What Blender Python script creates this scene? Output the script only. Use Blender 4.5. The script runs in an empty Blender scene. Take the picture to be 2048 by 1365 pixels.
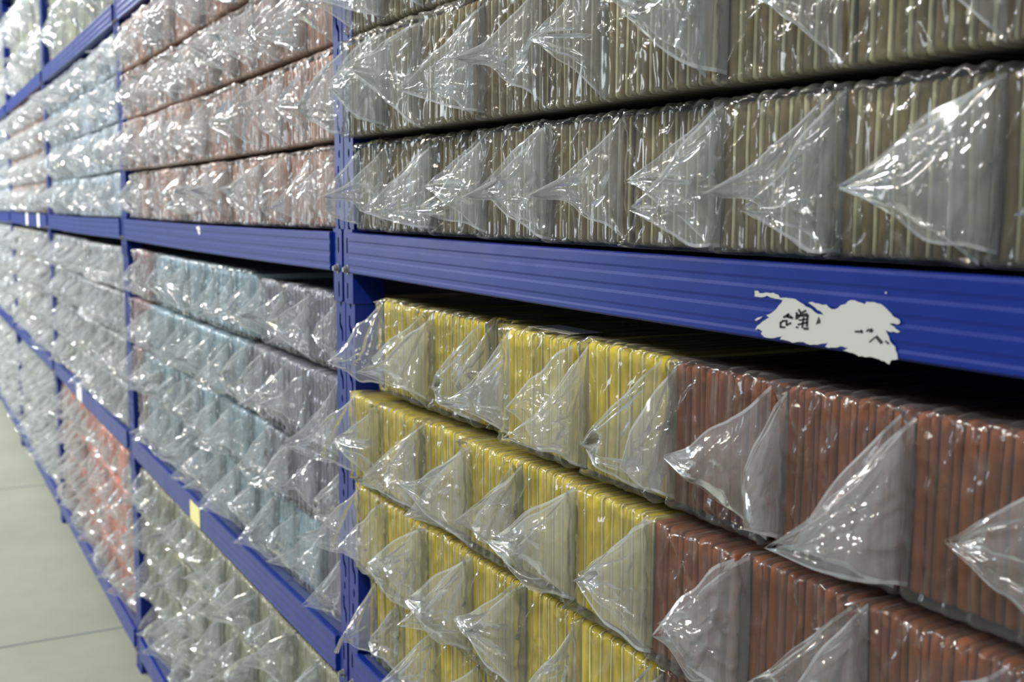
import bpy, math, random
from mathutils import Vector, Matrix, noise
from mathutils.geometry import delaunay_2d_cdt

SC = bpy.context.scene
COL = SC.collection

# ------------------------------------------------------------------ camera
F_PX, PITCH, ROLL, THETA = 2237.2, 0.1183, 0.0048, 0.5005
CAM = Vector((1.7166, -0.6308, 1.5287))
c_, s_ = math.cos(THETA), math.sin(THETA)
FW = Vector((-c_*math.cos(PITCH), s_*math.cos(PITCH), -math.sin(PITCH)))
RT0 = Vector((s_, c_, 0)); DN0 = -RT0.cross(FW)
RT = RT0*math.cos(ROLL) - DN0*math.sin(ROLL)
DN = RT0*math.sin(ROLL) + DN0*math.cos(ROLL)
cam = bpy.data.cameras.new('camera'); cam_ob = bpy.data.objects.new('camera', cam); COL.objects.link(cam_ob)
m3 = Matrix((RT, -DN, -FW)).transposed()
cam_ob.matrix_world = Matrix.Translation(CAM) @ m3.to_4x4()
cam.sensor_width = 36.0; cam.lens = F_PX/2048*36; cam.clip_start = 0.02
cam.dof.use_dof = True; cam.dof.focus_distance = 1.20; cam.dof.aperture_fstop = 7.6
SC.camera = cam_ob

# ------------------------------------------------------------------ light
world = bpy.data.worlds.new('world'); SC.world = world; world.use_nodes = True
wb = world.node_tree.nodes['Background']
wb.inputs[0].default_value = (0.74, 0.875, 1.0, 1); wb.inputs[1].default_value = 0.32

def area(name, loc, target, sx, sy, power, col):
    l = bpy.data.lights.new(name, 'AREA'); l.shape = 'RECTANGLE'; l.size = sx; l.size_y = sy
    l.energy = power; l.color = col
    o = bpy.data.objects.new(name, l); COL.objects.link(o); o.location = loc
    o.rotation_euler = (Vector(target)-Vector(loc)).to_track_quat('-Z', 'Y').to_euler()
    return o
COOL, WARM = (0.90, 0.96, 1.0), (1.0, 0.88, 0.66)
for i, X in enumerate((-11, -7.6, -4.2, -0.8, 2.6, 6.0)):
    area('aisle_lamp', (X, -3.0, 5.0), (X, -0.6, 1.0), 1.2, 0.25, (430, 350, 235, 70, 50, 330)[i], COOL if i % 2 == 0 else (1, .98, .93))
for i, (X, Y) in enumerate(((-8, -5.2), (-3, -5.4), (4.2, -5.0))):
    area('hall_lamp', (X, Y, 5.6), (X, Y+2, 0), 0.5, 0.5, (220, 130, 70)[i], WARM)
area('added_glint_light', (-14.5, -8.0, 2.4), (-2, 0, 1.4), 3.2, 3.2, 270, (0.84, 0.93, 1.0))  # added area light for bluish-white glints on the film, its source unseen

SC.view_settings.view_transform = 'Standard'; SC.view_settings.look = 'None'
SC.view_settings.gamma = 1; SC.view_settings.use_curve_mapping = False
SC.view_settings.exposure = 0.0
cy = SC.cycles
cy.max_bounces = 4; cy.diffuse_bounces = 2; cy.glossy_bounces = 2; cy.transmission_bounces = 4
cy.transparent_max_bounces = 28; cy.caustics_reflective = False; cy.caustics_refractive = False
cy.sample_clamp_indirect = 4.0

# ------------------------------------------------------------------ materials
def srgb(r, g, b):
    f = lambda v: ((v/255+0.055)/1.055)**2.4 if v/255 > 0.04045 else v/255/12.92
    return (f(r), f(g), f(b), 1)
def new_mat(name):
    m = bpy.data.materials.new(name); m.use_nodes = True
    nt = m.node_tree; nt.nodes.clear()
    out = nt.nodes.new('ShaderNodeOutputMaterial')
    return m, nt, out
def N(nt, t, **kw):
    n = nt.nodes.new(t)
    for k, v in kw.items():
        if k in n.inputs: n.inputs[k].default_value = v
        else: setattr(n, k, v)
    return n
MATS = {}
def fabric(name, col, rough=0.75, var=0.10, scale=(1.2, 60, 7)):
    if name in MATS: return MATS[name]
    m, nt, out = new_mat(name)
    b = N(nt, 'ShaderNodeBsdfPrincipled'); b.inputs['Roughness'].default_value = rough
    b.inputs['Specular IOR Level'].default_value = 0.25
    tc = N(nt, 'ShaderNodeTexCoord'); mp = N(nt, 'ShaderNodeMapping'); mp.inputs['Scale'].default_value = scale
    oi = N(nt, 'ShaderNodeObjectInfo')
    nz = N(nt, 'ShaderNodeTexNoise', Scale=1.0, Detail=5.0, Roughness=0.6)
    nt.links.new(tc.outputs['Object'], mp.inputs['Vector']); nt.links.new(oi.outputs['Random'], mp.inputs['Location'])
    nt.links.new(mp.outputs[0], nz.inputs['Vector'])
    rp = N(nt, 'ShaderNodeMapRange'); rp.inputs[3].default_value = 1-var; rp.inputs[4].default_value = 1+var
    nt.links.new(nz.outputs[0], rp.inputs[0])
    r2 = N(nt, 'ShaderNodeMapRange'); r2.inputs[3].default_value = 0.88; r2.inputs[4].default_value = 1.12
    nt.links.new(oi.outputs['Random'], r2.inputs[0])
    mu = N(nt, 'ShaderNodeMath', operation='MULTIPLY')
    nt.links.new(rp.outputs[0], mu.inputs[0]); nt.links.new(r2.outputs[0], mu.inputs[1])
    mx = N(nt, 'ShaderNodeVectorMath', operation='SCALE'); mx.inputs[0].default_value = col[:3]
    nt.links.new(mu.outputs[0], mx.inputs['Scale']); nt.links.new(mx.outputs[0], b.inputs['Base Color'])
    bp = N(nt, 'ShaderNodeBump', Strength=0.25, Distance=0.002)
    nt.links.new(nz.outputs[0], bp.inputs['Height']); nt.links.new(bp.outputs[0], b.inputs['Normal'])
    nt.links.new(b.outputs[0], out.inputs[0]); MATS[name] = m
    return m
def film(name, haze, fres_mul, fres_add, rough):
    m, nt, out = new_mat(name)
    fr = N(nt, 'ShaderNodeFresnel', IOR=1.5)
    fm = N(nt, 'ShaderNodeMath', operation='MULTIPLY_ADD', use_clamp=True)
    fm.inputs[1].default_value = fres_mul; fm.inputs[2].default_value = fres_add
    nt.links.new(fr.outputs[0], fm.inputs[0])
    tr = N(nt, 'ShaderNodeBsdfTransparent', Color=(0.984, 0.988, 0.99, 1))
    gl = N(nt, 'ShaderNodeBsdfGlossy', Color=(1, 1, 1, 1), Roughness=rough)
    m1 = N(nt, 'ShaderNodeMixShader')
    nt.links.new(fm.outputs[0], m1.inputs[0]); nt.links.new(tr.outputs[0], m1.inputs[1]); nt.links.new(gl.outputs[0], m1.inputs[2])
    df = N(nt, 'ShaderNodeBsdfDiffuse', Color=(0.92, 0.945, 0.96, 1)); tl = N(nt, 'ShaderNodeBsdfTranslucent', Color=(0.92, 0.945, 0.96, 1))
    hz = N(nt, 'ShaderNodeMixShader'); hz.inputs[0].default_value = 0.5
    nt.links.new(df.outputs[0], hz.inputs[1]); nt.links.new(tl.outputs[0], hz.inputs[2])
    m2 = N(nt, 'ShaderNodeMixShader'); m2.inputs[0].default_value = haze
    nt.links.new(m1.outputs[0], m2.inputs[1]); nt.links.new(hz.outputs[0], m2.inputs[2])
    nt.links.new(m2.outputs[0], out.inputs[0])
    return m
M_BAG = film('clear_film', 0.055, 0.62, 0.01, 0.10)
M_EAR = film('folded_film', 0.122, 0.85, 0.015, 0.08)
M_RIM = film('film_fold_edge', 0.34, 1.4, 0.08, 0.10)

def paint(name, col, rough, var=0.06, coat=0.0):
    m, nt, out = new_mat(name)
    b = N(nt, 'ShaderNodeBsdfPrincipled'); b.inputs['Roughness'].default_value = rough
    tc = N(nt, 'ShaderNodeTexCoord'); nz = N(nt, 'ShaderNodeTexNoise', Scale=9.0, Detail=6.0, Roughness=0.65)
    nt.links.new(tc.outputs['Object'], nz.inputs['Vector'])
    rp = N(nt, 'ShaderNodeMapRange'); rp.inputs[3].default_value = 1-var; rp.inputs[4].default_value = 1+var
    nt.links.new(nz.outputs[0], rp.inputs[0])
    mx = N(nt, 'ShaderNodeVectorMath', operation='SCALE'); mx.inputs[0].default_value = col[:3]
    nt.links.new(rp.outputs[0], mx.inputs['Scale']); nt.links.new(mx.outputs[0], b.inputs['Base Color'])
    r2 = N(nt, 'ShaderNodeMapRange'); r2.inputs[3].default_value = rough*0.75; r2.inputs[4].default_value = rough*1.25
    nt.links.new(nz.outputs[0], r2.inputs[0]); nt.links.new(r2.outputs[0], b.inputs['Roughness'])
    b.inputs['Coat Weight'].default_value = coat; b.inputs['Coat Roughness'].default_value = 0.12
    nt.links.new(b.outputs[0], out.inputs[0])
    return m
M_BLUE = paint('blue_paint', srgb(10, 35, 116), 0.34, 0.08, 0.0); M_BLUE.node_tree.nodes['Principled BSDF'].inputs['Specular IOR Level'].default_value = 0.25
M_DECK = paint('deck_steel', srgb(60, 70, 110), 0.5)
M_STEEL = paint('zinc_bolt', srgb(150, 150, 146), 0.35); M_STEEL.node_tree.nodes['Principled BSDF'].inputs['Metallic'].default_value = 0.7
M_PAPER = paint('torn_paper', srgb(172, 174, 171), 0.85, 0.05)
M_INK = paint('black_ink', srgb(26, 26, 28), 0.7)
M_TAPE = paint('cream_tape', srgb(226, 218, 150), 0.6)
M_WHITE = paint('white_label', srgb(225, 226, 220), 0.7)
M_WALL = paint('wall_paint', srgb(120, 122, 122), 0.9)

def checker(name, a, b, sc):
    if name in MATS: return MATS[name]
    m, nt, out = new_mat(name)
    p = N(nt, 'ShaderNodeBsdfPrincipled'); p.inputs['Roughness'].default_value = 0.7
    tc = N(nt, 'ShaderNodeTexCoord'); mp = N(nt, 'ShaderNodeMapping'); mp.inputs['Rotation'].default_value = (0.5, 0.4, 0.78); mp.inputs['Scale'].default_value = (sc, sc, sc)
    nt.links.new(tc.outputs['Object'], mp.inputs['Vector'])
    ck = N(nt, 'ShaderNodeTexChecker', Scale=1.0); ck.inputs['Color1'].default_value = a; ck.inputs['Color2'].default_value = b
    nt.links.new(mp.outputs[0], ck.inputs['Vector']); nt.links.new(ck.outputs[0], p.inputs['Base Color'])
    nt.links.new(p.outputs[0], out.inputs[0]); MATS[name] = m
    return m

# ------------------------------------------------------------------ mesh helpers
def mesh(name, verts, faces, mats, idx=None, smooth=True):
    me = bpy.data.meshes.new(name); me.from_pydata([tuple(v) for v in verts], [], faces)
    for m in mats: me.materials.append(m)
    if idx is not None: me.polygons.foreach_set('material_index', idx)
    me.polygons.foreach_set('use_smooth', [smooth]*len(me.polygons)); me.update()
    return me
def link(name, me, parent=None, loc=(0, 0, 0), scale=(1, 1, 1)):
    o = bpy.data.objects.new(name, me); COL.objects.link(o); o.location = loc; o.scale = scale
    if parent: o.parent = parent
    return o
def tag(o, label, cat=None, group=None, kind=None):
    if label: o['label'] = label
    if cat: o['category'] = cat
    if group: o['group'] = group
    if kind: o['kind'] = kind
    return o
def box(V, Fc, x0, x1, y0, y1, z0, z1):
    b = len(V)
    V += [(x0, y0, z0), (x1, y0, z0), (x1, y1, z0), (x0, y1, z0), (x0, y0, z1), (x1, y0, z1), (x1, y1, z1), (x0, y1, z1)]
    Fc += [(b, b+3, b+2, b+1), (b+4, b+5, b+6, b+7), (b, b+1, b+5, b+4), (b+1, b+2, b+6, b+5), (b+2, b+3, b+7, b+6), (b+3, b, b+4, b+7)]
def nz3(x, y, z): return noise.noise(Vector((x, y, z)))

# ------------------------------------------------------------------ the setting
def build_floor():
    m, nt, out = new_mat('concrete')
    b = N(nt, 'ShaderNodeBsdfPrincipled'); b.inputs['Roughness'].default_value = 0.5
    tc = N(nt, 'ShaderNodeTexCoord')
    n1 = N(nt, 'ShaderNodeTexNoise', Scale=1.3, Detail=8.0, Roughness=0.62); n2 = N(nt, 'ShaderNodeTexNoise', Scale=14.0, Detail=6.0)
    mp = N(nt, 'ShaderNodeMapping'); mp.inputs['Scale'].default_value = (1.6, 1.0, 1)
    nt.links.new(tc.outputs['Object'], mp.inputs['Vector']); nt.links.new(mp.outputs[0], n1.inputs['Vector']); nt.links.new(tc.outputs['Object'], n2.inputs['Vector'])
    mx = N(nt, 'ShaderNodeMath', operation='MULTIPLY_ADD'); mx.inputs[1].default_value = 0.35
    nt.links.new(n2.outputs[0], mx.inputs[0]); nt.links.new(n1.outputs[0], mx.inputs[2])
    cr = N(nt, 'ShaderNodeValToRGB')
    cr.color_ramp.elements[0].position = 0.42; cr.color_ramp.elements[0].color = srgb(122, 126, 112)
    cr.color_ramp.elements[1].position = 0.95; cr.color_ramp.elements[1].color = srgb(138, 141, 126)
    nt.links.new(mx.outputs[0], cr.inputs[0]); nt.links.new(cr.outputs[0], b.inputs['Base Color'])
    nt.links.new(b.outputs[0], out.inputs[0])
    V, Fc = [], []
    xs = [-13, -7.224, -7.208, -4.824, -4.808, -2.424, -2.408, 0.0, 0.016, 5]
    y0, y1 = -6.0, 1.4
    mj = paint('floor_joint', srgb(96, 97, 84), 0.9)
    idx = []
    for i in range(len(xs)-1):
        groove = i % 2 == 1
        z = -0.003 if groove else 0.0
        b0 = len(V)
        V += [(xs[i], y0, z), (xs[i+1], y0, z), (xs[i+1], y1, z), (xs[i], y1, z)]; Fc.append((b0, b0+1, b0+2, b0+3)); idx.append(1 if groove else 0)
    f = link('floor', mesh('floor', V, Fc, [m, mj], idx, False)); f['kind'] = 'structure'
    V, Fc = [], []; box(V, Fc, -13, 5, 0.68, 0.76, 0, 3.4)
    w = link('unseen_wall_back', mesh('unseen_wall_back', V, Fc, [M_WALL], None, False)); w['kind'] = 'structure'  # unseen wall, put in so light enters the gaps only from the front
build_floor()

# ------------------------------------------------------------------ rack parts
BAY_W, PW, PD = 2.0, 0.04, 0.052            # bay pitch, post width, post depth
LV = [0.124, 0.7995, 1.490, 2.158, 2.83]     # beam tops
BH = 0.0645
def sag(x0, x, amp):
    t = (x-x0)/BAY_W
    return -amp*4*t*(1-t)

def post_mesh(H=3.05):
    P = 0.08; hw = PW/2
    def oval(cx, cz, rx, rz, n=10): return [(cx+rx*math.cos(2*math.pi*k/n), cz+rz*math.sin(2*math.pi*k/n)) for k in range(n)]
    r = 0.0032
    slot = [(-.004-r, .074), (-.004-r, .058), (-.002-r, .052), (.005-r, .046), (.006-r, .032), (.006, .029), (.006+r, .032), (.006+r, .047), (.003+r, .053), (-.004+r, .060), (-.004+r, .074), (-.004, .077)]
    holes = [oval(.001, .014, .0036, .0072), slot]
    v2 = [Vector((-hw, 0)), Vector((hw, 0)), Vector((hw, P)), Vector((-hw, P))]; e2 = [(0, 1), (1, 2), (2, 3), (3, 0)]
    hl = []
    for h in holes:
        b = len(v2); v2 += [Vector(q) for q in h]; e2 += [(b+k, b+(k+1) % len(h)) for k in range(len(h))]; hl.append(list(range(b, b+len(h))))
    ov, oe, of, _, _, _ = delaunay_2d_cdt(v2, e2, [], 0, 1e-6)
    def inside(p, poly):
        c = False; j = len(poly)-1
        for i in range(len(poly)):
            if (poly[i][1] > p[1]) != (poly[j][1] > p[1]) and p[0] < (poly[j][0]-poly[i][0])*(p[1]-poly[i][1])/(poly[j][1]-poly[i][1])+poly[i][0]: c = not c
            j = i
        return c
    tri = []
    for f in of:
        cx = sum(ov[k][0] for k in f)/len(f); cz = sum(ov[k][1] for k in f)/len(f)
        if not any(inside((cx, cz), h) for h in holes): tri.append(f)
    V, Fc = [], []
    for mI in range(int(H/P)):
        b = len(V); z0 = mI*P
        V += [(q[0], 0, q[1]+z0) for q in ov]; Fc += [tuple(b+k for k in f) for f in tri]
        for h in holes:
            b2 = len(V); n = len(h)
            V += [(q[0], 0, q[1]+z0) for q in h] + [(q[0], .002, q[1]+z0) for q in h]
            Fc += [(b2+k, b2+n+k, b2+n+(k+1) % n, b2+(k+1) % n) for k in range(n)]
    top = int(H/P)*P
    for sx in (-1, 1):
        x = sx*hw; b = len(V)
        V += [(x, 0, 0), (x, PD, 0), (x, PD, top), (x, 0, top), (x-sx*.012, PD, 0), (x-sx*.012, PD, top)]
        Fc += [(b, b+1, b+2, b+3), (b+1, b+4, b+5, b+2)]
    return mesh('upright_post', V, Fc, [M_BLUE], None, False)
POST = post_mesh()
def foot_mesh():
    V, Fc = [], []; box(V, Fc, -.0205, .0205, -.006, .07, 0, .005); return mesh('foot_plate', V, Fc, [M_BLUE], None, False)
FOOT = foot_mesh()

YB = -0.010                                  # beam front face
PROF = [(0.036, 0.0), (0.036, -.003), (0.003, -.0005), (YB+.003, -.0005), (YB+.0006, -.0014), (YB, -.004), (YB, -.0125), (YB+.0007, -.0150), (YB+.0007, -.0195), (YB, -.0225),
        (YB, -.0310), (YB+.0007, -.0335), (YB+.0007, -.0380), (YB, -.0410), (YB, -.0500), (YB+.0007, -.0525), (YB+.0007, -.0565), (YB, -.0590), (YB, -BH+.002), (YB+.002, -BH), (0.034, -BH), (0.036, -BH+.002)]
def beam_mesh(x0, x1, amp, xb):
    V, Fc = [], []; n = 16; k = len(PROF)
    pr = PROF[2:]; k = len(pr)
    for i in range(n+1):
        x = x0+(x1-x0)*i/n; dz = sag(xb, x, amp)
        V += [(x, q[0], q[1]+dz) for q in pr]
    for i in range(n):
        for j in range(k):
            a = i*k+j; b = i*k+(j+1) % k
            Fc.append((a, b, b+k, a+k))
    Fc.append(tuple(range(k))); Fc.append(tuple(n*k+j for j in reversed(range(k))))
    return mesh('shelf_beam', V, Fc, [M_BLUE], None, False)
def plate_mesh(side):
    # L-shaped end plate around the post: front leg with two slots, side leg along the post depth; side=+1: beam lies to +x of the post
    hw = PW/2-.003; z1, z0 = 0.004, -.114
    r = .0028
    def sl(cz): return [(-.002-r, cz-.011), (-.002, cz-.0135), (-.002+r, cz-.011), (-.002+r, cz+.011), (-.002, cz+.0135), (-.002-r, cz+.011)]
    holes = [sl(-.022), sl(-.094)]
    c = .004
    out = [(-hw+c, z0), (hw, z0), (hw, z1), (-hw+c, z1), (-hw, z1-c), (-hw, z0+c)]
    v2 = [Vector(q) for q in out]; e2 = [(i, (i+1) % 6) for i in range(6)]
    for h in holes:
        b = len(v2); v2 += [Vector(q) for q in h]; e2 += [(b+k, b+(k+1) % 6) for k in range(6)]
    ov, oe, of, _, _, _ = delaunay_2d_cdt(v2, e2, [], 1, 1e-6)
    V, Fc = [], []
    def inh(cx, cz): return any(abs(cx+.002) < r and abs(cz-hc) < .0125 for hc in (-.022, -.094))
    nn = len(ov)
    V += [(q[0]*side, -.0035, q[1]) for q in ov] + [(q[0]*side, -.0008, q[1]) for q in ov]
    for f in of:
        cx = sum(ov[k][0] for k in f)/len(f); cz = sum(ov[k][1] for k in f)/len(f)
        if inh(cx, cz): continue
        Fc.append(tuple(f)); Fc.append(tuple(nn+k for k in reversed(f)))
    for i in range(6): Fc.append((i, (i+1) % 6, nn+(i+1) % 6, nn+i))
    xs = sorted((side*(PW/2+.0004), side*(PW/2+.0030)))
    box(V, Fc, xs[0], xs[1], -.0035, .05, z0, z1)
    xs = sorted((side*hw, side*(PW/2+.0030)))
    box(V, Fc, xs[0], xs[1], -.0035, -.0008, z0, z1)
    return mesh('end_plate', V, Fc, [M_BLUE], None, False)
PLATE = {1: plate_mesh(1), -1: plate_mesh(-1)}
def bolt_mesh():
    V, Fc = [], []
    def prism(n, r, y0, y1, rot=0):
        b = len(V)
        for y in (y0, y1): 
            for k in range(n):
                a = 2*math.pi*k/n+rot; V.append((r*math.cos(a), y, r*math.sin(a)))
        for k in range(n): Fc.append((b+k, b+(k+1) % n, b+n+(k+1) % n, b+n+k))
        Fc.append(tuple(b+n+k for k in range(n)))
    prism(16, .0075, -.0036, -.0050); prism(6, .0058, -.0050, -.0095, .3); prism(12, .0040, -.0095, -.0125)
    return mesh('bolt', V, Fc, [M_STEEL], None, False)
BOLT = bolt_mesh()

# torn sticker, traced as it lies on the beam (coordinates of a close view, converted to beam metres)
def ray_to_plane(px, py, y0):
    d = FW*F_PX + RT*(px-1024) + DN*(py-682.5)
    t = (y0-CAM.y)/d.y
    q = CAM+d*t
    return q.x, q.z
def fill(polys, mapf, y, V, Fc, idx, mi, thick=.0004):
    for poly in polys:
        pts = [mapf(*q) for q in poly]
        n = len(pts); v2 = [Vector(q) for q in pts]
        ov, oe, of, _, _, _ = delaunay_2d_cdt(v2, [(i, (i+1) % n) for i in range(n)], [list(range(n))], 1, 1e-7)
        b = len(V)
        V += [(q[0], y, q[1]) for q in ov]
        for f in of: Fc.append(tuple(b+k for k in f)); idx.append(mi)
        b2 = len(V); V += [(q[0], y, q[1]) for q in pts]+[(q[0], y+thick, q[1]) for q in pts]
        for k in range(n): Fc.append((b2+k, b2+(k+1) % n, b2+n+(k+1) % n, b2+n+k)); idx.append(mi)
STICK = [[(310,215),(345,215),(360,240),(430,232),(500,235),(550,255),(570,288),(620,285),(700,295),(770,330),(860,385),(920,430),(960,455),(1020,468),(980,420),(915,375),(860,335),(900,328),(960,345),(1010,360),(1040,355),(1070,385),(1130,405),(1190,365),(1245,350),(1270,318),(1330,312),(1370,330),(1440,355),(1455,328),(1530,330),(1600,350),(1640,380),(1680,420),(1725,475),(1790,510),(1800,545),(1770,560),(1690,552),(1740,585),(1800,635),(1770,645),(1650,618),(1670,660),(1700,740),(1750,790),(1770,880),(1775,915),(1720,920),(1690,968),(1640,935),(1560,910),(1480,890),(1380,888),(1310,850),(1215,825),(1270,800),(1180,785),(1070,800),(1035,790),(1060,748),(980,760),(880,768),(810,740),(720,745),(640,725),(570,712),(610,670),(540,690),(480,700),(410,690),(375,655),(390,630),(350,605),(315,615),(340,570),(390,530),(460,490),(430,465),(500,430),(545,385),(580,345),(600,310),(560,300),(500,290),(440,265),(400,280),(310,272)],
         [(310,515),(340,490),(395,478),(370,500),(330,522)], [(1645,225),(1662,228),(1660,248),(1648,245)]]
STROKES = [([(765,408),(785,445)],16),([(785,445),(835,418)],16),([(742,440),(748,468),(850,452)],18),([(738,500),(742,468)],16),([(748,498),(775,470),(862,470)],15),([(855,465),(848,575)],18),([(760,560),(850,538)],16),([(815,490),(800,590)],16),([(770,515),(850,505)],13),([(738,585),(756,592)],13),([(820,602),(858,602)],20),
           ([(612,485),(660,455),(648,480),(700,492)],18),([(680,470),(690,495)],12),([(605,520),(578,542),(578,585),(620,588)],16),([(640,518),(640,565),(682,545)],16),([(600,522),(640,522)],14),
           ([(1345,632),(1415,632)],16),([(1405,615),(1412,648)],10),([(1460,630),(1475,612),(1500,612)],12),([(1490,632),(1525,620)],12),([(1510,600),(1512,640)],10),([(1490,738),(1540,695)],12),([(1560,685),(1612,745)],26),([(1655,730),(1685,755)],14)]
def stroke_polys():
    out = [[(940,558),(968,478),(985,515),(985,545)]]
    for pts, w in STROKES:
        for a, b in zip(pts, pts[1:]):
            dx, dy = b[0]-a[0], b[1]-a[1]; L = math.hypot(dx, dy); dx, dy = dx/L, dy/L; e = w*.35
            ax, ay, bx, by = a[0]-dx*e, a[1]-dy*e, b[0]+dx*e, b[1]+dy*e; nx, ny = -dy*w*.62, dx*w*.62
            out.append([(ax+nx, ay+ny), (bx+nx, by+ny), (bx-nx, by-ny), (ax-nx, ay-ny)])
    return out
def densify(poly, rng, step=26, amp=7):
    out = []
    for a, b in zip(poly, poly[1:]+poly[:1]):
        n = max(1, int(math.hypot(b[0]-a[0], b[1]-a[1])/step))
        for k in range(n):
            t = k/n; out.append((a[0]+(b[0]-a[0])*t+(rng.uniform(-amp, amp) if k else 0), a[1]+(b[1]-a[1])*t+(rng.uniform(-amp, amp) if k else 0)))
    return out
def sticker_mesh():
    rng = random.Random(5); V, Fc, idx = [], [], []
    mf = lambda u, v: ray_to_plane(1450+u/5.12, 540+v/5.12, YB)
    fill([densify(p, rng) if len(p) > 10 else p for p in STICK], mf, YB-.0008, V, Fc, idx, 0)
    fill(stroke_polys(), mf, YB-.0011, V, Fc, idx, 1, .0002)
    return mesh('torn_sticker', V, Fc, [M_PAPER, M_INK], idx, False)

SAG = {}
def rack(bay, x0, label):
    root = bpy.data.objects.new('storage_rack', None); COL.objects.link(root); root.location = (x0, 0, 0)
    tag(root, label, 'storage rack', 'blue storage racks along the aisle')
    hx = BAY_W
    for px in (.022, hx-.022):
        p = link('upright_post', POST, root, (px, 0, 0)); link('foot_plate', FOOT, p)
        q = link('upright_post', POST, root, (px, .62, 0)); q.rotation_euler = (0, 0, math.pi); 
    for li, z in enumerate(LV):
        amp = 0.0035 if li in (1, 2) else 0.002
        SAG[(bay, li)] = amp
        bm = link('shelf_beam', beam_mesh(.0455, hx-.0455, amp, 0), root, (0, 0, z))
        for px, sd in ((.022, 1), (hx-.022, -1)):
            pl = link('end_plate', PLATE[sd], bm, (px, 0, 0))
            bt = link('bolt', BOLT, bm, (px+.001*sd, 0, -.060)); bt['label'] = 'grey zinc bolt'
        V, Fc = [], []; box(V, Fc, .0455, hx-.0455, .57, .62, -BH, 0)
        link('rear_beam', mesh('rear_beam', V, Fc, [M_BLUE], None, False), root, (0, 0, z))
        V, Fc = [], []; n = 12
        for i in range(n):
            xa = .05+(hx-.1)*i/n; xb = .05+(hx-.1)*(i+1)/n-.002
            b = len(V); box(V, Fc, xa, xb, .004, .568, -.014, -.002)
            for k in range(8):
                x, y, zz = V[b+k]; V[b+k] = (x, y, zz+sag(0, x, amp))
        link('shelf_deck', mesh('shelf_deck', V, Fc, [M_DECK], None, False), root, (0, 0, z))
        if bay == 'A' and li == 2:
            st = link('torn_sticker', sticker_mesh(), bm, (-x0, 0, -z)); st['label'] = 'torn white paper sticker with scraps of black print'
        if bay == 'B' and li == 1:
            V, Fc = [], []; box(V, Fc, .868, .972, YB-.0012, YB-.0003, -.066, -.016)
            tp = link('tape_label', mesh('tape_label', V, Fc, [M_TAPE], None, False), bm); tp['label'] = 'cream tape square'
        if bay == 'B' and li == 2:
            V, Fc, idx = [], [], []
            fill([[(392,455),(398,452),(401,460),(396,462)], [(395,460),(401,464),(400,470),(397,468)]], lambda u, v: ray_to_plane(u, v, YB), YB-.0006, V, Fc, idx, 0)
            sc = link('paint_chip', mesh('paint_chip', V, Fc, [M_WHITE], idx, False), bm, (-x0, 0, -z)); sc['label'] = 'white chipped spot in the paint'
        if bay == 'D' and li == 2:
            for xx in (1.02, 1.58):
                V, Fc = [], []; box(V, Fc, xx, xx+.09, YB-.0012, YB-.0003, -.066, .002)
                w = link('paper_label', mesh('paper_label', V, Fc, [M_WHITE], None, False), bm); w['label'] = 'white paper label'
        if bay == 'C' and li == 1:
            V, Fc = [], []; box(V, Fc, .80, .94, YB-.0012, YB-.0003, -.066, -.002)
            w = link('paper_label', mesh('paper_label', V, Fc, [M_WHITE], None, False), bm); w['label'] = 'white paper label'
    return root
rack('A', 0.0, 'blue steel rack holding olive-grey packets above yellow and brown ones')
rack('B', -2.0, 'blue steel rack holding salmon-pink packets above light blue and lilac ones')
rack('C', -4.0, 'blue steel rack holding pale blue packets above coral-pink ones')
rack('D', -6.0, 'blue steel rack with beige and dark patterned packets, fourth along the aisle')
rack('E', -8.0, 'blurred blue steel rack at the far end of the row')

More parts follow.
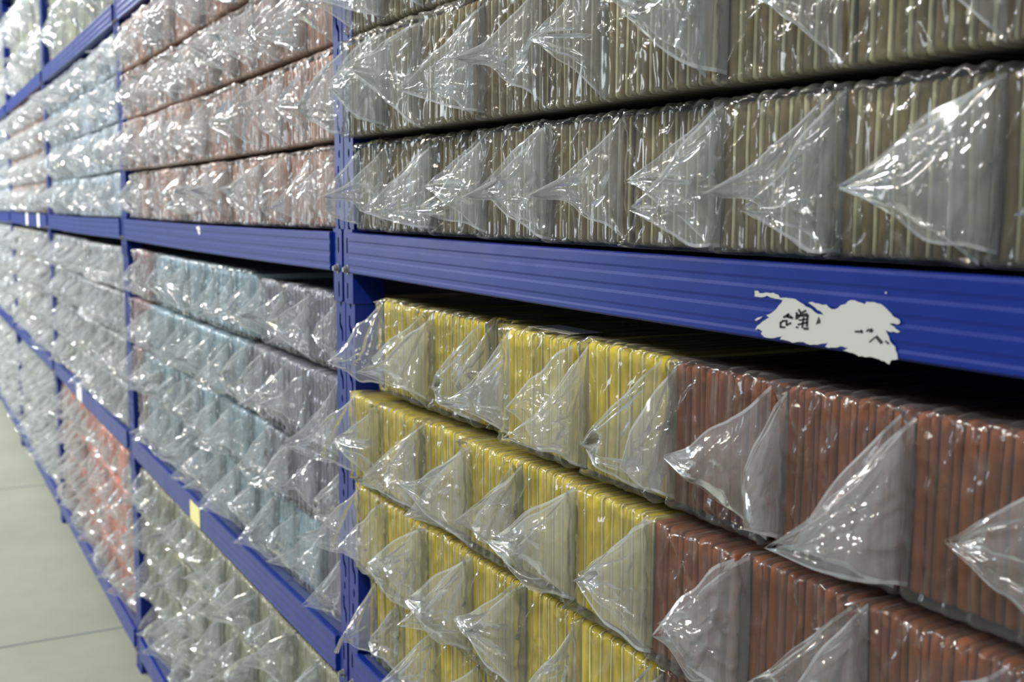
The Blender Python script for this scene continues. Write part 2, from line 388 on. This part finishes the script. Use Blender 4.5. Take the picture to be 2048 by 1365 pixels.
# ------------------------------------------------------------------ packets: folded sheets in a clear bag with two folded ears
BWD, BHT, BDP = 0.148, 0.148, 0.42           # nominal bag width, height, depth
TYPES = {   # segments across the thickness: (fraction, material slot, nose amount, setback)
    'lined': [(0.76, 0, 0.55, 0.0), (0.24, 1, 0.25, 0.0012)],
    'flat':  [(0.84, 0, 0.28, 0.0), (0.16, 1, 0.2, 0.0008)],
    'double': [(0.66, 0, 0.95, 0.0), (0.34, 0, 0.8, 0.0015)],
}
def sheet_mesh(kind, mats, seed, lo=False):
    rng = random.Random(seed); V, Fc, idx = [], [], []
    h = BHT-.008; d = BDP-.02; rc = .008
    nzv = 3 if lo else 9
    prof = []
    for k in range(4 if not lo else 2): 
        a = math.pi/2*k/(3 if not lo else 1); prof.append((rc-rc*math.sin(a), rc-rc*math.cos(a), 1-k/3.))
    prof = [(d, 0)] + [(rc*(1-math.sin(math.pi/2*k/3)), rc*(1-math.cos(math.pi/2*k/3))) for k in range(4)]
    prof += [(0, rc+(h-2*rc)*k/nzv) for k in range(1, nzv)]
    prof += [(rc*(1-math.cos(math.pi/2*k/3)), h-rc*(1-math.sin(math.pi/2*k/3))) for k in range(4)] + [(d, h)]
    x = -0.5; t0 = .0185
    ph = rng.uniform(0, 6); am = rng.uniform(.02, .07); am2 = rng.uniform(-.0016, .0016)
    for fr, mi, nose, back in TYPES[kind]:
        secs = (-1, -.82, -.45, .0, .45, .82, 1) if not lo else (-1, 0, 1)
        b = len(V); k = len(prof)
        for s in secs:
            ins = (1-math.sqrt(max(0, 1-s*s)))*fr*t0*0.5*nose*1.6 + back
            xx = x+fr*(s+1)/2*0.985
            for y, z in prof:
                wob = am*math.sin(z*38+ph)+am2*8*math.sin(z*15+ph*2)
                inz = 0
                zz = z
                if y < .3:
                    zz = min(max(z, ins*.9), h-ins*.9)
                V.append((xx+wob, max(y, ins) if y < .3 else y, zz))
        m = len(secs)
        for i in range(m-1):
            for j in range(k-1):
                a = b+i*k+j; Fc.append((a, a+k, a+k+1, a+1)); idx.append(mi)
        Fc.append(tuple(b+j for j in range(k))); idx.append(mi)
        Fc.append(tuple(b+(m-1)*k+j for j in reversed(range(k)))); idx.append(mi)
        x += fr
    return mesh('folded_sheet', V, Fc, mats, idx, True)

def ridge(d, w): return max(0.0, 1-abs(d)/w)
def bag_mesh(n, seed, lo=False):
    """the wrapped bag: front drawn over the sheets, top and bottom going back, two sides"""
    rng = random.Random(seed*7+n); w, h, d = BWD-.001, BHT-.002, BDP
    nx, nf = (48, 38) if not lo else (12, 9)
    rc = .006
    path = [(d, .001, 'b'), (.25, .001, 'b'), (.10, .001, 'b'), (.04, .001, 'b')]
    path += [(rc*(1-math.sin(math.pi/2*k/3)), .001+rc*(1-math.cos(math.pi/2*k/3)), 'c') for k in range(4)]
    path += [(0, rc+(h-2*rc)*k/nf, 'f') for k in range(1, nf)]
    path += [(rc*(1-math.cos(math.pi/2*k/4)), h-rc*(1-math.sin(math.pi/2*k/4)), 't') for k in range(5)]
    path += [(.022, h, 't'), (.035, h, 't'), (.055, h, 't'), (.09, h, 't'), (.15, h, 't'), (.25, h, 't'), (d, h, 't')]
    gd = [rng.uniform(.15, 1.0) for _ in range(n+1)]
    lines = []
    for _ in range(10):
        ox = rng.choice((-.5, .5, .5))*w; oz = rng.choice((h, h, 0, h*.5)); a = math.atan2(h*rng.uniform(.05, .95)-oz, -ox*rng.uniform(.3, 1.6))
        lines.append((ox, oz, math.cos(a), math.sin(a), rng.uniform(.002, .006), rng.uniform(.003, .007), rng.uniform(.05, .15)))
    sx = rng.uniform(0, 50)
    V, Fc = [], []; k = len(path)
    for i in range(nx+1):
        x = -w/2+w*i/nx; g = (i/nx)*n; gi = min(int(g), n-1); fr = g-gi
        gg = gd[gi]*(1-fr)+gd[gi+1]*fr
        groove = gg*(1-math.sin(math.pi*fr))**2
        for (y, z, tg) in path:
            yy, zz, xx = y, z, x
            e = max(0, (0.005-(w/2-abs(x)))/0.005); eb = .004*(1-math.sqrt(max(0, 1-e*e)))
            if tg in 'fct' and y < .03:
                a = .0058*groove*(.45+.55*abs(nz3(x*9+sx, z*9, 3)*2))
                a -= .0014*nz3(x*70+sx, z*7, 1.3)
                a -= .0032*(1-min(1, abs(nz3(x*22+sx, z*22, 7))*4))
                for ox, oz, cx, cz, am, wd, ln in lines:
                    t = (x-ox)*cx+(z-oz)*cz; dd = -(x-ox)*cz+(z-oz)*cx
                    if 0 < t < ln: a -= am*ridge(dd, wd*(.4+t/ln))*(1-t/ln*.7)
                a -= .0012*ridge(z-h*.5, .004)
                a -= .0004*nz3(x*140+sx, z*90, 11)
                yy = y-.0045+a+eb
            if tg == 't' or z > h-.012:
                kk = math.exp(-max(0, y)/.05)
                zz = z + kk*(.0100*abs(nz3(x*55+sx, y*20, 9))+.0028*(1-groove) - .0035*groove*math.exp(-y/.02)) - .0015 - .006*e*e*.6
                zz = min(zz, BHT+.002)
            elif tg in 'b' or z < .012:
                zz = z + .006*e*e*.6 + .001
            V.append((xx, yy, max(zz, .0008)))
    for i in range(nx):
        for j in range(k-1):
            a = i*k+j; Fc.append((a, a+k, a+k+1, a+1))
    ys = [.004, .03, .08, .2, d]; zs = [.008, h*.25, h*.5, h*.75, h-.008]
    for sd in (-1, 1):
        b = len(V)
        for y in ys:
            for z in zs: V.append((sd*(w/2-.0002), y, z))
        for i in range(len(ys)-1):
            for j in range(len(zs)-1):
                a = b+i*5+j; Fc.append((a, a+5, a+6, a+1))
    b = len(V); V += [(-w/2, d, 0), (w/2, d, 0), (w/2, d, h), (-w/2, d, h)]; Fc.append((b, b+1, b+2, b+3))
    return mesh('plastic_bag', V, Fc, [M_BAG], None, True)

def ear_mesh(seed, side, lo=False):
    """a folded bag corner: two film layers joined along their outer folds, base on the packet's vertical edge, tip hanging towards the aisle"""
    rng = random.Random(seed*13+(1 if side > 0 else 2))
    h = BHT-.004
    L = rng.uniform(.066, .104); ang = rng.uniform(.5, .85) if side > 0 else rng.uniform(.95, 1.3)
    if seed >= 100: ang = rng.uniform(1.42, 1.66)
    dv = Vector((-math.cos(ang), -math.sin(ang), 0)); nv = Vector((math.sin(ang), -math.cos(ang), 0))   # along the ear, and out of its plane towards the viewer side
    nv = Vector((dv.y, -dv.x, 0)); 
    zt = h*rng.uniform(.24, .56)
    top, bot = h*rng.uniform(.95, 1.0), h*rng.uniform(0.0, .08)
    ns, nv_ = (36, 24) if not lo else (6, 5)
    sd = rng.uniform(0, 60)
    oa, ob = rng.uniform(.06, .20), rng.uniform(.03, .09)
    cup = rng.uniform(-.012, .012); curl = rng.uniform(-.02, .024); hump = rng.uniform(-.012, .014)
    gap = rng.uniform(.006, .016)
    fold_a = rng.uniform(.15, .5); fold_w = rng.uniform(.010, .034)
    cre = [(rng.uniform(.05, .95), rng.uniform(.002, .0055), rng.uniform(.03, .08), rng.random() < .65) for _ in range(8)]
    tipcut = rng.uniform(0.0, .10)
    V, Fc = [], []
    for layer in (0, 1):
        b = len(V); sg = 1 if layer == 0 else -1
        for i in range(ns+1):
            s = i/ns
            zb = top+(bot-top)*s
            for j in range(nv_+1):
                v = j/nv_*(1-tipcut*math.sin(math.pi*s))
                q = Vector((0, 0, zb+(zt-zb)*v))+dv*(L*v*(1+oa*nz3(s*3.2+sd, 4, layer*.8)))
                # bowed outline
                bow = hump*math.sin(math.pi*v)*(2*s-1)
                q.z -= bow - ob*h*nz3(v*3+sd, s*1.5, 6)*math.sin(math.pi*v)
                o = sg*gap*.5*math.sin(math.pi*s)*(1-v)
                o += cup*math.sin(math.pi*s)*math.sin(math.pi*min(1, v*1.0))
                o += curl*v*v
                o += .004*nz3(s*3+sd, v*3+layer*.7, 2)*v*(1-v)*4
                o += .0035*(1-min(1, abs(nz3(s*5*(1-v*.6)+sd, v*4, 5+layer))*4))*math.sin(math.pi*s)*(.3+.7*v)
                for (cs, am, wd, ft) in cre:
                    # creases radiate from the top corner or from the tip
                    a = math.atan2(v*L, (top-q.z)+1e-4)/1.2 if ft else s
                    o += am*ridge(a-cs, wd*(1.4 if ft else 1))*math.sin(math.pi*min(1, v*1.05))*sg
                if v > .72: o += (v-.72)*fold_w*4*(1 if curl > 0 else -1)
                q += nv*o
                V.append(q)
        for i in range(ns):
            for j in range(nv_):
                a = b+i*(nv_+1)+j; n1 = nv_+1
                Fc.append((a, a+n1, a+n1+1, a+1) if layer == 0 else (a, a+1, a+n1+1, a+n1))
    idx = [1 if (k % (ns*nv_))//nv_ in (0, ns-1) else 0 for k in range(len(Fc))]
    return mesh('bag_flap', V, Fc, [M_EAR, M_RIM], idx, True)

BAGS, EARS, SHEETS = {}, {}, {}
def get_bag(n, seed, lo=False):
    k = (n, seed, lo)
    if k not in BAGS: BAGS[k] = bag_mesh(n, seed, lo)
    return BAGS[k]
def get_ear(seed, side, lo=False):
    k = (seed, side, lo)
    if k not in EARS: EARS[k] = ear_mesh(seed, side, lo)
    return EARS[k]
COLOURS = {   # name: (type, cover sRGB, lining sRGB, label colour)
    'olive': ('lined', (122, 108, 76), (190, 184, 150), 'olive-grey'),
    'yellow': ('flat', (200, 178, 34), (226, 212, 126), 'yellow'),
    'brown': ('double', (124, 68, 36), (124, 68, 36), 'rust-brown'),
    'salmon': ('lined', (204, 156, 136), (226, 206, 196), 'salmon-pink'),
    'rose': ('flat', (158, 116, 120), (190, 170, 172), 'dusty rose'),
    'blue': ('lined', (156, 186, 204), (194, 212, 222), 'light blue'),
    'lilac': ('lined', (128, 126, 144), (172, 168, 184), 'lilac-grey'),
    'cream': ('lined', (164, 162, 132), (192, 192, 170), 'cream'),
    'ice': ('lined', (192, 212, 234), (216, 226, 236), 'ice-blue'),
    'white': ('lined', (170, 176, 178), (206, 208, 206), 'whitish grey'),
    'coral': ('flat', (238, 128, 104), (240, 168, 150), 'coral-pink'),
    'pale': ('lined', (186, 190, 160), (206, 208, 190), 'pale greenish'),
    'beige': ('lined', (176, 166, 150), (200, 194, 182), 'beige'),
    'pattern': ('flat', None, None, 'checked'),
}
def cmats(c):
    t, a, b, _ = COLOURS[c]
    if a is None:
        m = checker('pattern_cloth', srgb(40, 44, 46), srgb(190, 194, 194), 70); return [m, m]
    return [fabric(c+'_cloth', srgb(*a)), fabric(c+'_lining', srgb(*b), var=.06)]
def get_sheet(c, v, lo=False):
    k = (c, v, lo)
    if k not in SHEETS: SHEETS[k] = sheet_mesh(COLOURS[c][0], cmats(c), v*31+hash_c(c), lo)
    return SHEETS[k]
def hash_c(c): return sum(ord(q)*(i+3) for i, q in enumerate(c))

# ---- layout: bay, level -> rows from the bottom, each (z0, z1, front y, edges, colours)
R = random.Random(11)
CELLS = []   # dict per packet
def add_row(bay, li, row, z0, z1, y0, edges, cols, gaps=0.0):
    for i in range(len(edges)-1):
        c = cols(0.5*(edges[i]+edges[i+1])) if callable(cols) else cols
        CELLS.append(dict(bay=bay, li=li, row=row, z0=z0, z1=z1, y0=y0+R.uniform(-.005, .006), x0=edges[i], x1=edges[i+1], c=c, k=i))
def edges(x0, x1, pitch=.148, jit=.006):
    n = max(1, round((x1-x0)/pitch)); e = [x0+(x1-x0)*i/n for i in range(n+1)]
    return [e[0]]+[v+R.uniform(-jit, jit) for v in e[1:-1]]+[e[-1]]
yb = lambda x: 'yellow' if x < .86 else 'brown'
add_row('A', 2, 0, 1.490, 1.632, .004, [.050, .174, .323, .477, .634, .790, .932, 1.073, 1.213, 1.355, 1.50], 'olive')
add_row('A', 2, 1, 1.632, 1.787, -.013, [.052, .205, .338, .498, .650, .775, .945, 1.092, 1.235, 1.38, 1.52], 'olive')
add_row('A', 2, 2, 1.787, 1.940, -.004, [.050, .190, .335, .470, .625, .775, .925, 1.07, 1.215, 1.36, 1.5], 'olive')
add_row('A', 1, 0, .7995, .945, .012, [.075, .186, .320, .460, .588, .722, .862, 1.0, 1.14, 1.28, 1.42], yb)
add_row('A', 1, 1, .945, 1.094, -.002, [.050, .170, .312, .459, .587, .718, .862, 1.0, 1.135, 1.27, 1.41], yb)
add_row('A', 1, 2, 1.094, 1.243, -.006, [.050, .166, .300, .453, .580, .710, .857, .990, 1.123, 1.26, 1.40], yb)
add_row('A', 1, 3, 1.243, 1.396, .018, [.112, .282], yb); add_row('A', 1, 3, 1.243, 1.396, .020, [.288, .448], yb)
add_row('A', 1, 3, 1.243, 1.396, .026, [.452, .524], yb); add_row('A', 1, 3, 1.243, 1.396, .004, [.530, .694], yb)
add_row('A', 1, 3, 1.243, 1.400, .010, [.710, .856], yb); add_row('A', 1, 3, 1.243, 1.396, .012, [.862, 1.008], yb)
add_row('A', 1, 3, 1.243, 1.396, .012, [1.016, 1.150, 1.295, 1.44], yb)
for r, (a, b) in enumerate(((1.490, 1.635), (1.635, 1.790), (1.790, 1.935), (1.935, 2.080))):
    add_row('B', 2, r, a, b, (.014, .004, .004, -.004)[r], edges(-1.945, -.05), 'salmon')
for r, (a, b) in enumerate(((.7995, .960), (.960, 1.098), (1.098, 1.250), (1.250, 1.402))):
    f = [lambda x: 'rose' if x < -1.84 else ('blue' if x < -.2 else 'lilac'),
         lambda x: 'rose' if x < -1.80 else ('blue' if x < -.55 else 'lilac'),
         lambda x: 'rose' if x < -1.72 else ('blue' if x < -.62 else 'lilac'),
         lambda x: 'rose' if x < -1.60 else ('blue' if x < -.58 else 'lilac')][r]
    if r == 3: 
        add_row('B', 1, r, a, b, .014, edges(-1.925, -.595), f); add_row('B', 1, r, a, b-.012, .016, edges(-.548, -.055), f)
    else: add_row('B', 1, r, a, b, (.02, .010, .006)[r], edges(-1.945, -.05), f)
for r in range(4):
    z = .124+.145*r
    add_row('B', 0, r, z, z+.145, (.034, .014, .010, .014)[r], edges(-1.93 if r else -1.90, -.06), 'cream')
for r, (a, b) in enumerate(((1.490, 1.640), (1.640, 1.795), (1.795, 1.945), (1.945, 2.075))):
    add_row('C', 2, r, a, b, .006, edges(-3.945, -2.05), 'ice')
    add_row('D', 2, r, a, b, .006, edges(-5.945, -4.05), 'salmon')
    add_row('E', 2, r, a, b, .006, edges(-7.945, -6.05), 'ice')
for r in range(4):
    z = .7995+.150*r
    add_row('C', 1, r, z, z+.150, .008, edges(-3.945, -2.05), 'white')
    add_row('D', 1, r, z, z+.150, .008, edges(-5.945, -4.05), lambda x: 'pattern' if -4.7 < x < -4.2 else 'beige')
    add_row('E', 1, r, z, z+.150, .008, edges(-7.945, -6.05), 'white')
    z = .124+.145*r
    add_row('C', 0, r, z, z+.145, .02, edges(-3.93, -2.06), lambda x, r=r: 'coral' if x < -2.22 or r < 2 else 'pattern')
    add_row('D', 0, r, z, z+.145, .02, edges(-5.93, -4.06), lambda x: 'pattern' if x > -4.5 else 'white')
    add_row('E', 0, r, z, z+.145, .02, edges(-7.93, -6.06), 'pattern')
for r, (a, b) in enumerate(((2.158, 2.430), (2.430, 2.700))):
    add_row('B', 3, r, a, b, .03, edges(-1.945, -1.30, .27) if r == 0 else [-1.94], 'pale')
    add_row('C', 3, r, a, b, .03, edges(-3.945, -2.05, .27), 'pale')
    add_row('D', 3, r, a, b, .03, edges(-5.945, -4.05, .27), 'pale')
    add_row('E', 3, r, a, b, .03, edges(-7.945, -6.05, .27), 'pale')

def project(p):
    d = p-CAM; q = d.dot(FW)
    return 1024+F_PX*d.dot(RT)/q, 682.5+F_PX*d.dot(DN)/q, q
def seen_area(cl):
    pts = [project(Vector((x, cl['y0'], z))) for x in (cl['x0'], cl['x1']) for z in (cl['z0'], cl['z1'])]
    if any(p[2] < .1 for p in pts): return 0
    cx = lambda v: min(max(v, 0), 2048); cyv = lambda v: min(max(v, 0), 1365)
    a = (cx(max(p[0] for p in pts))-cx(min(p[0] for p in pts)))*(cyv(max(p[1] for p in pts))-cyv(min(p[1] for p in pts)))
    return a
for cl in CELLS: cl['area'] = seen_area(cl)
near = [cl for cl in CELLS if cl['bay'] == 'A' and (cl['area'] > 0 or cl['x0'] < 1.5)]
rest = sorted((cl for cl in CELLS if cl['bay'] != 'A'), key=lambda q: -q['area'])
single = near+[q for q in rest if q['area'] > 30][:300-len(near)]
ids = {id(q) for q in single}
far = [q for q in rest if id(q) not in ids]

ORD = 'first second third fourth fifth sixth seventh eighth ninth tenth eleventh twelfth thirteenth fourteenth fifteenth'.split()
def label_for(cl, order, nrows):
    col = COLOURS[cl['c']][3]; row = 'bottom' if cl['row'] == 0 else 'top' if cl['row'] == nrows-1 else ('second' if cl['row'] == 1 else 'third')
    row = row+(' row' if row in ('bottom', 'top') else ' row up')
    up = {'A': 'sharp upright', 'B': 'sharp upright', 'C': 'second upright', 'D': 'third upright', 'E': 'fourth upright'}[cl['bay']]
    shelf = {0: 'floor beam', 1: 'lower beam', 2: 'middle beam', 3: 'top beam'}[cl['li']]
    return f"{col} fabric packet, {row} on the {shelf}, {order} from the {up}"
groups = {}
for cl in CELLS: groups.setdefault((cl['bay'], cl['li'], cl['row']), []).append(cl)
for g in groups.values():
    g.sort(key=lambda q: q['x0'], reverse=g[0]['bay'] != 'A')
    for i, q in enumerate(g): q['ord'] = ORD[min(i, 14)]
GROUPN = {'A2': 'olive-grey packets on the middle beam', 'A1': 'yellow and brown packets under the middle beam'}

def build_packet(cl, rng):
    w, h = cl['x1']-cl['x0'], cl['z1']-cl['z0']
    xb = {'A': 0., 'B': -2., 'C': -4., 'D': -6., 'E': -8.}[cl['bay']]
    dz = sag(xb, (cl['x0']+cl['x1'])/2, .0035 if cl['li'] in (1, 2) else .002)
    root = bpy.data.objects.new('fabric_packet', None); COL.objects.link(root)
    root.location = ((cl['x0']+cl['x1'])/2, cl['y0'], cl['z0']+dz+.0015)
    tag(root, label_for(cl, cl['ord'], 4 if cl['bay'] != 'A' or cl['li'] == 1 else 5), 'packet', f"{COLOURS[cl['c']][3]} packets on the racks")
    kx, kz = w/BWD, (h-.0035)/(BHT+.002)
    t = {'brown': .0205, 'yellow': .0195, 'coral': .024, 'pale': .03}.get(cl['c'], .0185)
    n = max(3, round(w/t))
    nb = min(max(n, 4), 10)
    bag = link('plastic_bag', get_bag(nb, rng.randrange(4)), root, (0, 0, 0), (kx, 1, kz))
    if rng.random() < .5 : pass
    iw = w-.002; th = iw/n
    for i in range(n):
        s = link('folded_sheet', get_sheet(cl['c'], rng.randrange(4)), root, (-iw/2+th*(i+.5), .0035+rng.uniform(0, .0025), .004), (th*.985, 1, kz*(1-rng.uniform(0, .012))))
    ew = rng.uniform(.92, 1.05)*(1.0 if h < .2 else 1.5)
    if rng.random() < {'pattern': .2, 'coral': .7}.get(cl['c'], .95) or cl['bay'] == 'A':
        e = link('bag_flap', get_ear(rng.randrange(14), 1), bag, (BWD/2-.009, .003, .001), (ew/kx, ew, 1))
    if rng.random() < {'pattern': 0, 'coral': .3}.get(cl['c'], .62)*(0 if h > .2 and cl['k'] == 0 else 1) or cl['k'] == 0 and cl['bay'] == 'A':
        e = link('bag_flap', get_ear(rng.randrange(14)+(100 if cl['k'] == 0 else 0), -1), bag, (-BWD/2+.005, .003, .001), (ew/kx*.95, ew*.95, 1))
    return root
rng = random.Random(3)
for cl in single:
    pk = build_packet(cl, rng)
    if cl['bay'] == 'A' and cl['li'] == 1 and cl['row'] == 3 and abs(cl['x0']-.530) < .001:
        V, Fc = [], []; box(V, Fc, -.045, .05, .012, .055, .1475, .1479)
        w_ = link('paper_label', mesh('paper_label', V, Fc, [M_WHITE], None, False), pk); w_['label'] = 'white paper slip under the film'

# the many more packets at the blurred far end, too small to single out
def merge_far(cells):
    V, Fc, idx, mats = [], [], [], []
    def mi(m):
        if m not in mats: mats.append(m)
        return mats.index(m)
    def put(me, loc, sc):
        b = len(V); V.extend((v.co.x*sc[0]+loc[0], v.co.y*sc[1]+loc[1], v.co.z*sc[2]+loc[2]) for v in me.vertices)
        mp = [mi(m) for m in me.materials]
        for p in me.polygons: Fc.append(tuple(b+k for k in p.vertices)); idx.append(mp[p.material_index])
    for cl in cells:
        xb = {'B': -2., 'C': -4., 'D': -6., 'E': -8.}[cl['bay']]; w, h = cl['x1']-cl['x0'], cl['z1']-cl['z0']; x = (cl['x0']+cl['x1'])/2; n = 6; iw = w-.008; th = iw/n
        put(get_bag(7, rng.randrange(3), True), (x, cl['y0'], cl['z0']), (w/BWD, 1, h/BHT))
        for i in range(n): put(get_sheet(cl['c'], rng.randrange(2), True), (x-iw/2+th*(i+.5), cl['y0']+.004, cl['z0']+.004), (th*.98, 1, h/BHT))
        put(get_ear(rng.randrange(6), 1, True), (x+w/2-.003, cl['y0']+.004, cl['z0']), (1, 1, h/BHT))
        if cl['x0']-xb > .08: put(get_ear(rng.randrange(6), -1, True), (x-w/2+.003, cl['y0']+.004, cl['z0']), (1, 1, h/BHT))
    o = link('fabric_packets', mesh('fabric_packets', V, Fc, mats, idx, True))
    tag(o, 'blurred mass of film-wrapped fabric packets filling the far racks', 'packets', None, 'stuff')
merge_far(far)
print('packets', len(single), 'far', len(far))
